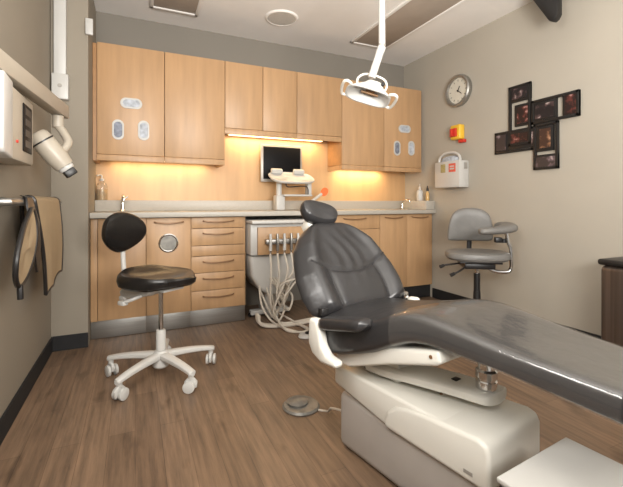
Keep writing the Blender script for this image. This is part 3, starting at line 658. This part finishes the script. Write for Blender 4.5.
# lift arm
arm_c = cat_rom([(-.045, .19, .354), (-.05, .10, .362), (-.030, -.02, .372), (.005, -.13, .372), (.032, -.22, .370), (.040, -.255, .370)], 6)
rings = []
for i, p in enumerate(arm_c):
    f = i / (len(arm_c) - 1); hw = .075 - .012 * f
    if f > .86: hw *= math.sqrt(max(.05, 1 - ((f - .86) / .145) ** 2))
    rings.append([(p.x + hw * x, p.y, p.z + .019 * y) for x, y in sup(1, 1, 20, 4)])
MB().loft(rings).build('lift_arm', 'white', dc)
MB().lathe([(.001, 0), (.033, 0), (.033, .024), (.028, .027), (.028, .033), (.034, .036), (.034, .056), (.027, .062), (.027, .155), (.001, .155)], 28, Matrix.Translation((.030, -.215, .390))).build('pivot_post', 'chrome', dc)
MB().box(-.015, .012, -.135, -.115, .3905, .394, .001).build('arm_slot', 'black', dc)
# rear lift column under the seat
MB().prism([(.05, .33), (.05, .45), (.28, .42), (.30, .33)], 'x', -.09, .10, .01).build('lift_column', 'white', dc)
# seat carrier
car = [(U(1.15), .378), (U(1.16), .43), (U(.93), .50), (U(.69), .56), (U(.682), .525), (U(.70), .512), (U(.88), .455), (U(1.08), .378)]
MB().prism(car, 'x', -.215, .215, .010, 3).build('seat_carrier', 'white', dc)
m_ = MB().cyl((-.2165, U(.715), .535), (-.214, U(.715), .535), .006, .006, 10)
m_.build('carrier_screw', 'pull', dc)
# side brackets that carry the arm rests
brk = [(U(1.165), .548), (U(1.215), .545), (U(1.218), .45), (U(1.195), .415), (U(1.14), .395), (U(1.05), .402), (U(1.05), .425), (U(1.105), .432), (U(1.135), .46), (U(1.15), .51)]
for sg, m in ((-1, 'bracket'), (1, 'bracket')):
    x0, x1 = sorted((sg * .262, sg * .302))
    MB().prism(brk, 'x', x0, x1, .012, 3).build('bracket', 'white', dc)
MB().box(-.261, .261, U(1.162), U(1.195), .405, .45, .01).build('cross_beam', 'white', dc)
# upholstery of seat and leg rest: loft across sections
keys = [(1.235, .530, .410, .262, -.030), (1.20, .535, .405, .265, -.038), (1.11, .540, .412, .265, -.040), (.935, .592, .468, .256, -.022), (.875, .618, .500, .250, -.008), (.79, .642, .540, .240, 0), (.72, .643, .552, .233, .004), (.62, .630, .546, .224, .006), (.5, .612, .540, .213, .008), (.35, .598, .522, .199, .008), (.27, .590, .510, .191, .006), (.248, .582, .518, .182, .002)]
def interp(u):
    for i in range(len(keys) - 1):
        a, b = keys[i], keys[i + 1]
        if a[0] >= u >= b[0]:
            f = (a[0] - u) / (a[0] - b[0]); return [a[j] + (b[j] - a[j]) * f for j in range(5)]
    return keys[-1]
def seat_rings(us, grow=0.0):
    rings = []
    for u in us:
        z1, z0, hw, dish = [0.25 * interp(min(1.235, u + .03))[j] + .5 * interp(u)[j] + .25 * interp(max(.248, u - .03))[j] for j in range(1, 5)] if .28 < u < 1.2 else interp(u)[1:]
        mid, hh = (z0 + z1) / 2, (z1 - z0) / 2
        ring = []
        for x, y in sup(1, 1, 56, 5.5):
            zz = mid + (hh + grow) * y
            if y > .3: zz -= dish * (1 - abs(x) ** 2.2)
            zz -= .014 * x * min(1, max(0, (1.1 - u) / .3))
            ring.append(((hw + grow) * x, U(u), zz))
        rings.append(ring)
    return rings
us = [1.235 - i * (1.235 - .248) / 46 for i in range(47)]
MB().loft(seat_rings(us)).build('seat_cushion', 'greyv', dc, angle=60)
MB().loft(seat_rings([u for u in us if .255 < u < .86], .0035), cap=False).build('plastic_cover', 'film', dc, angle=60)
# back rest
TK = math.atan2(.26, .32)
BL = math.hypot(.26, .32)
bkm = Matrix.Translation((0, U(1.24), .55)) @ Matrix.Rotation(R(90) - TK, 4, 'X')   # local y -> up along the back, local z -> forward (toward the sitter)
hwk = [(-.08, .20), (-.06, .245), (0, .272), (.15, .284), (.35, .280), (.55, .258), (.68, .238), (.82, .195), (.92, .150), (.98, .110), (1.02, .06)]
def hw_at(t):
    for i in range(len(hwk) - 1):
        if hwk[i][0] <= t <= hwk[i + 1][0]:
            f = (t - hwk[i][0]) / (hwk[i + 1][0] - hwk[i][0]); return hwk[i][1] + (hwk[i + 1][1] - hwk[i][1]) * f
    return hwk[-1][1]
def back_z(x, t):
    """forward offset of the front face: wings and lumbar bulge"""
    h = hw_at(t); q = min(1, abs(x) / h)
    edge = math.sqrt(max(0, 1 - q ** 7))
    wing = .030 * math.exp(-((q - .74) / .16) ** 2) * (1 if t < .7 else max(0, 1 - (t - .7) / .3))
    lum = .014 * math.exp(-((t - .22) / .22) ** 2) * (1 - q * q)
    groove = -.012 * math.exp(-((q - .50) / .05) ** 2) * max(0, min(1, (.41 - t) / .06)) * (1 if t > -.1 else 0)
    cen = .010 * math.exp(-((t - .75) / .2) ** 2) * (1 - q)
    ts = 0.33 + .15 * (x / .21) ** 2
    gs = -.009 * math.exp(-((t - ts) / .025) ** 2) * (1 if abs(x) < .215 else 0)
    wr = .005 * math.sin(x * 95 + 7 * t + 2 * math.sin(t * 9)) * math.exp(-((x - .02) / .10) ** 2) * math.exp(-((t - .52) / .25) ** 2)
    return (.048 + wing + lum + groove + cen + gs + wr) * edge
b = bmesh.new(); NT, NX = 64, 60
fr, bk = [], []
for i in range(NT + 1):
    t = -.08 + 1.10 * i / NT; h = hw_at(t); te = math.sqrt(max(.0, 1 - (max(0, abs((i / NT) * 2 - 1)) ** 14)))
    fr.append([b.verts.new((h * math.sin((2 * j / NX - 1) * math.pi / 2), t * BL, back_z(h * math.sin((2 * j / NX - 1) * math.pi / 2), t) * te)) for j in range(NX + 1)])
    bk.append([fr[-1][j] if j in (0, NX) else b.verts.new((h * math.sin((2 * j / NX - 1) * math.pi / 2), t * BL, -.035 * te * math.sqrt(max(0, 1 - abs(math.sin((2 * j / NX - 1) * math.pi / 2)) ** 5)))) for j in range(NX + 1)])
for i in range(NT):
    for j in range(NX):
        b.faces.new((fr[i][j], fr[i][j + 1], fr[i + 1][j + 1], fr[i + 1][j]))
        try: b.faces.new((bk[i][j], bk[i + 1][j], bk[i + 1][j + 1], bk[i][j + 1]))
        except ValueError: pass
mbk = MB(); mbk._merge(b, bkm); bmesh.ops.remove_doubles(mbk.bm, verts=mbk.bm.verts, dist=1e-5)
mbk.build('backrest', 'greyv', dc, angle=70)
def bseam(pts): return MB().tube([(x, t * BL, back_z(x, t) + .0005) for x, t in pts], .0028, 6, mx=bkm)
bseam([(x / 20 * .215, 0.33 + .15 * (x / 20 * .215 / .21) ** 2) for x in range(-20, 21)]).build('seam', 'seam', dc)
for sg in (-1, 1):
    bseam([(sg * hw_at(.53 - .53 * k / 20) * .50, .36 - .38 * k / 20) for k in range(21)]).build('seam', 'seam', dc)
# head rest
hm = bkm @ Matrix.Translation((-.034, 1.135 * BL, .03)) @ Matrix.Rotation(R(-16), 4, 'Z') @ Matrix.Scale(.95, 4)
ho = [(p.x, p.y) for p in cat_rom([(-.103, .0, 0), (-.09, .04, 0), (-.04, .064, 0), (.04, .064, 0), (.09, .04, 0), (.103, .0, 0), (.085, -.045, 0), (.04, -.062, 0), (-.04, -.062, 0), (-.085, -.045, 0)], 5, True)]
MB().pad(ho, dome(.034, .006), hm, lambda x, y, z: z + 1.6 * x * x).build('headrest', 'greyv', dc)
MB().box(-.075, .02, .86 * BL, 1.16 * BL, -.052, -.014, .008, 2, bkm).box(-.10, -.06, .97 * BL, 1.10 * BL, -.05, .01, .006, 2, bkm).build('headrest_bar', 'white', dc)
# arm rest on the picture-left side (the far one is swung away)
rings = []
for i in range(17):
    f = i / 16; u = 1.17 - f * .255; e = math.sqrt(max(.02, 1 - abs(2 * f - 1) ** 7)); hw = (.034 + .008 * f) * e; hh = (.026 - .003 * f) * e
    rings.append([(-.272 + hw * x, U(u), .532 + .055 * f + hh * y) for x, y in sup(1, 1, 20, 3.0)])
MB().loft(rings).build('armrest', 'greyv', dc)
# hinge pieces at the back of the seat
for sg in (-1, 1):
    MB().box(sg * .235 - .018, sg * .235 + .018, U(1.19), U(1.25), .545, .575, .006).build('hinge', 'chrome' if sg > 0 else 'black', dc)

# foot switch and its cord
fp = thing('foot_switch', 'grey metal disc foot switch on the floor left of the chair base', 'foot switch', (.73, 1.725, 0))
MB().lathe([(.001, .001), (.088, .001), (.090, .006), (.082, .014), (.055, .017), (.001, .018)], 40).build('plate', 'pedal', fp)
MB().lathe([(.001, .0182), (.05, .0182), (.052, .026), (.038, .034), (.001, .036)], 32, Matrix.Translation((-.012, .012, 0))).build('pedal_button', 'pedal', fp)
MB().tube([(.058, -.075, .008), (.075, -.10, .012), (.078, -.14, .03), (.066, -.19, .07), (.075, -.28, .10)], .005, 8, 6).build('cord', 'hose', fp)
# white foreground box
fb = thing('utility_box', 'low white box with light lid at the bottom right before the chair base', 'box', (.9, .45, 0), R(6))
c6, s6 = math.cos(R(6)), math.sin(R(6))
MB().box(-.125, .165, -.17, .19, .003, .347, .008, 3).build('body', 'white_p', fb)
MB().box(-.13, .17, -.175, .195, .348, .361, .004, 3).build('lid', 'white_p', fb)
MB().box(-.1325, -.1255, .162, .187, .322, .346, .002).build('latch', 'black', fb)

# ------------------------------------------------------------------ delivery unit in the knee space
du = thing('delivery_cart', 'white dental delivery cart with wood front and hanging hoses in the knee space', 'dental cart', (1.1, 3.25, 0))
MB().box(.845, 1.50, 2.99, 3.50, .815, .842, .006).build('top', 'white_p', du, world=True)
MB().box(.850, 1.495, 3.06, 3.49, .555, .814, .010).build('drawer_body', 'white_p', du, world=True)
MB().box(.905, 1.44, 3.035, 3.0595, .56, .785, .003).build('front_panel', 'maple', du, world=True)
MB().prism([(.855, .554), (1.30, .554), (1.30, .40), (1.24, .28), (1.14, .20), (1.03, .20), (.93, .27), (.87, .38)], 'y', 3.10, 3.42, .03, 4).build('lower_housing', 'white_p', du, world=True)
MB().box(1.02, 1.12, 3.20, 3.32, .06, .205, .01).box(.90, 1.25, 3.22, 3.29, .02, .06, .01).box(1.03, 1.10, 3.08, 3.44, .02, .06, .01).build('cart_base', 'white_p', du, world=True)
for x, y in ((.90, 3.255), (1.25, 3.255), (1.065, 3.08), (1.065, 3.44)):
    MB().lathe([(.001, -.012), (.016, -.012), (.02, 0), (.016, .012), (.001, .012)], 16, Matrix.Translation((x, y, .0205)) @ Matrix.Rotation(R(90), 4, 'X')).build('caster', 'black', du, world=True)
MB().box(.96, 1.33, 2.985, 3.034, .648, .688, .006).build('holder_bar', 'steel', du, world=True)
for k in range(6):
    x = .99 + k * .06
    hp = MB().tube([(x, 2.972, .735), (x, 2.965, .67), (x, 2.972, .60)], [.010, .014], 12, 4).build('handpiece', 'steel' if k % 2 else 'white_p', du, world=True)
    MB().cyl((x, 2.972, .60), (x, 2.974, .575), .011, .008, 12).build('coupling', 'chrome', du, world=True)
random.seed(11)
lows = [.10, .16, .05, .20, .12, .24]
for k in range(6):
    x = .99 + k * .06; zl = lows[k]; xo = 1.02 + .03 * math.sin(k * 2.1); yb = 2.92 - .02 * (k % 3)
    pts = [(x, 2.974, .575), (x - .01, yb, .42), (xo - .05 + .02 * k, yb - .01, zl + .10), (xo + .02 * k, yb + .02, zl), (xo + .08 + .012 * k, yb + .06, zl + .10), (xo + .07, 3.06, .30), (xo + .03, 3.11, .36)]
    MB().tube(pts, .0085, 8, 8).build('hose', 'hose', du, world=True)
for k, pts in enumerate([
    [(.94, 3.11, .30), (.93, 3.00, .15), (1.0, 2.90, .035), (1.10, 2.72, .012), (1.17, 2.68, .012), (1.22, 2.76, .012), (1.15, 2.88, .02), (1.02, 2.95, .05), (.95, 3.12, .25)],
    [(1.0, 3.11, .28), (1.01, 2.95, .12), (1.04, 2.78, .02), (1.12, 2.70, .010), (1.20, 2.72, .012), (1.16, 2.92, .03), (1.06, 3.05, .10), (1.05, 3.12, .24)]]):
    MB().tube(pts, .0085, 8, 8).build('hose', 'hose', du, world=True)
for k in range(3):
    MB().tube([(.90, 3.05 - .03 * k, .085), (.895, 2.98 - .02 * k, .035), (.97, 2.93 - .02 * k, .016), (1.15, 2.92 - .025 * k, .0135), (1.40, 2.95 - .03 * k, .0135), (1.60, 2.86 - .03 * k, .0135)], .013, 8, 8).build('umbilical_hose', 'hose', du, world=True)
t = thing('rheostat_pedal', 'small white oval foot pedal on the floor behind the chair backrest', 'foot pedal', (1.155, 2.6, 0))
MB().lathe([(.001, .001), (.07, .001), (.075, .008), (.068, .022), (.001, .026)], 28, sx=1, sy=.7).build('pedal_plate', 'white_p', t)
MB().lathe([(.001, .0262), (.02, .0262), (.022, .034), (.001, .036)], 16).build('pedal_button', 'black', t)

# ------------------------------------------------------------------ operatory light
ol_ = thing('operatory_light', 'white dental operatory light on a jointed ceiling pole', 'dental light', (1.27, 1.84, ZC))
fwd = Vector((.4144, .9101, 0)); rgt = Vector((.9101, -.4144, 0))
top = Vector((1.2738, 1.8377, 2.1211)); J = Vector((1.2764, 1.8366, 1.8768)); K = Vector((1.2221, 1.8613, 1.6950)); Hc = Vector((1.2091, 1.8671, 1.6200))
MB().cyl((top.x, top.y, ZC - .001), (top.x, top.y, ZC - .05), .06, .05, 28, .004).build('ceiling_mount', 'white_p', ol_, world=True)
MB().cyl((top.x, top.y, ZC - .051), J, .019, .019, 18).build('pole', 'white_p', ol_, world=True)
MB().cyl(J + Vector((0, 0, .008)), J + Vector((0, 0, -.006)), .021, .021, 18).build('joint_ring', 'bezel', ol_, world=True)
MB().tube([J + Vector((0, 0, -.006)), J + (K - J) * .18, J + (K - J) * .3, K], [.024, .022], 14, 4).build('lower_arm', 'white_p', ol_, world=True)
# head: local x along picture right, y away, z up, tilted down toward the viewer-right
hd = Matrix.Translation(Hc) @ Matrix(((rgt.x, fwd.x, 0, 0), (rgt.y, fwd.y, 0, 0), (0, 0, 1, 0), (0, 0, 0, 1))) @ Matrix.Rotation(R(14), 4, 'Y') @ Matrix.Rotation(R(-22), 4, 'X')
hd = Matrix.Translation(Hc) @ Matrix(((rgt.x, fwd.x, 0, 0), (rgt.y, fwd.y, 0, 0), (0, 0, 1, 0), (0, 0, 0, 1))) @ Matrix.Rotation(R(17), 4, 'Y') @ Matrix.Rotation(R(-16), 4, 'X') @ Matrix.Scale(.86, 4)
sh_ = sup(1, 1, 40, 3.4)
rings = []
for hx, hy, z, ox in ((.030, .03, .066, .02), (.052, .042, .060, .02), (.066, .052, .036, .016), (.105, .072, .0, .004), (.148, .090, -.032, 0), (.150, .092, -.044, 0), (.138, .082, -.044, 0), (.130, .076, -.034, 0), (.090, .060, -.006, .004), (.05, .04, .020, .01), (.02, .02, .028, .012)):
    rings.append([(hx * x + ox, hy * y, z) for x, y in sh_])
MB().loft(rings, mx=hd).build('lamp_head', 'white_p', ol_, world=True)
MB().box(-.022, .038, -.024, .024, -.012, .020, .006, 2, hd).cyl(hd @ Vector((-.05, 0, -.016)), hd @ Vector((.066, 0, -.016)), .008, .008, 12).build('bulb_holder', 'pull', ol_, world=True)
for sg in (-1, 1):
    MB().tube([(sg * .128, -.082, -.038), (sg * .155, -.105, -.042), (sg * .176, -.085, -.044), (sg * .178, .0, -.042), (sg * .165, .055, -.040), (sg * .136, .055, -.036)], .010, 10, 6, mx=hd).build('handle', 'white', ol_, world=True)
MB().tube([(-.085, 0, .02), (-.095, .0, .07), (-.06, 0, .115), (.01, 0, .128), (.08, 0, .115), (.105, 0, .07), (.095, 0, .02)], .0075, 10, 8, mx=hd).build('yoke', 'white', ol_, world=True)
MB().lathe([(.001, -.01), (.012, -.01), (.012, .01), (.001, .01)], 14, hd @ Matrix.Translation((.072, -.050, .045)) @ Matrix.Rotation(R(90), 4, 'X')).build('pivot_knob', 'black', ol_, world=True)
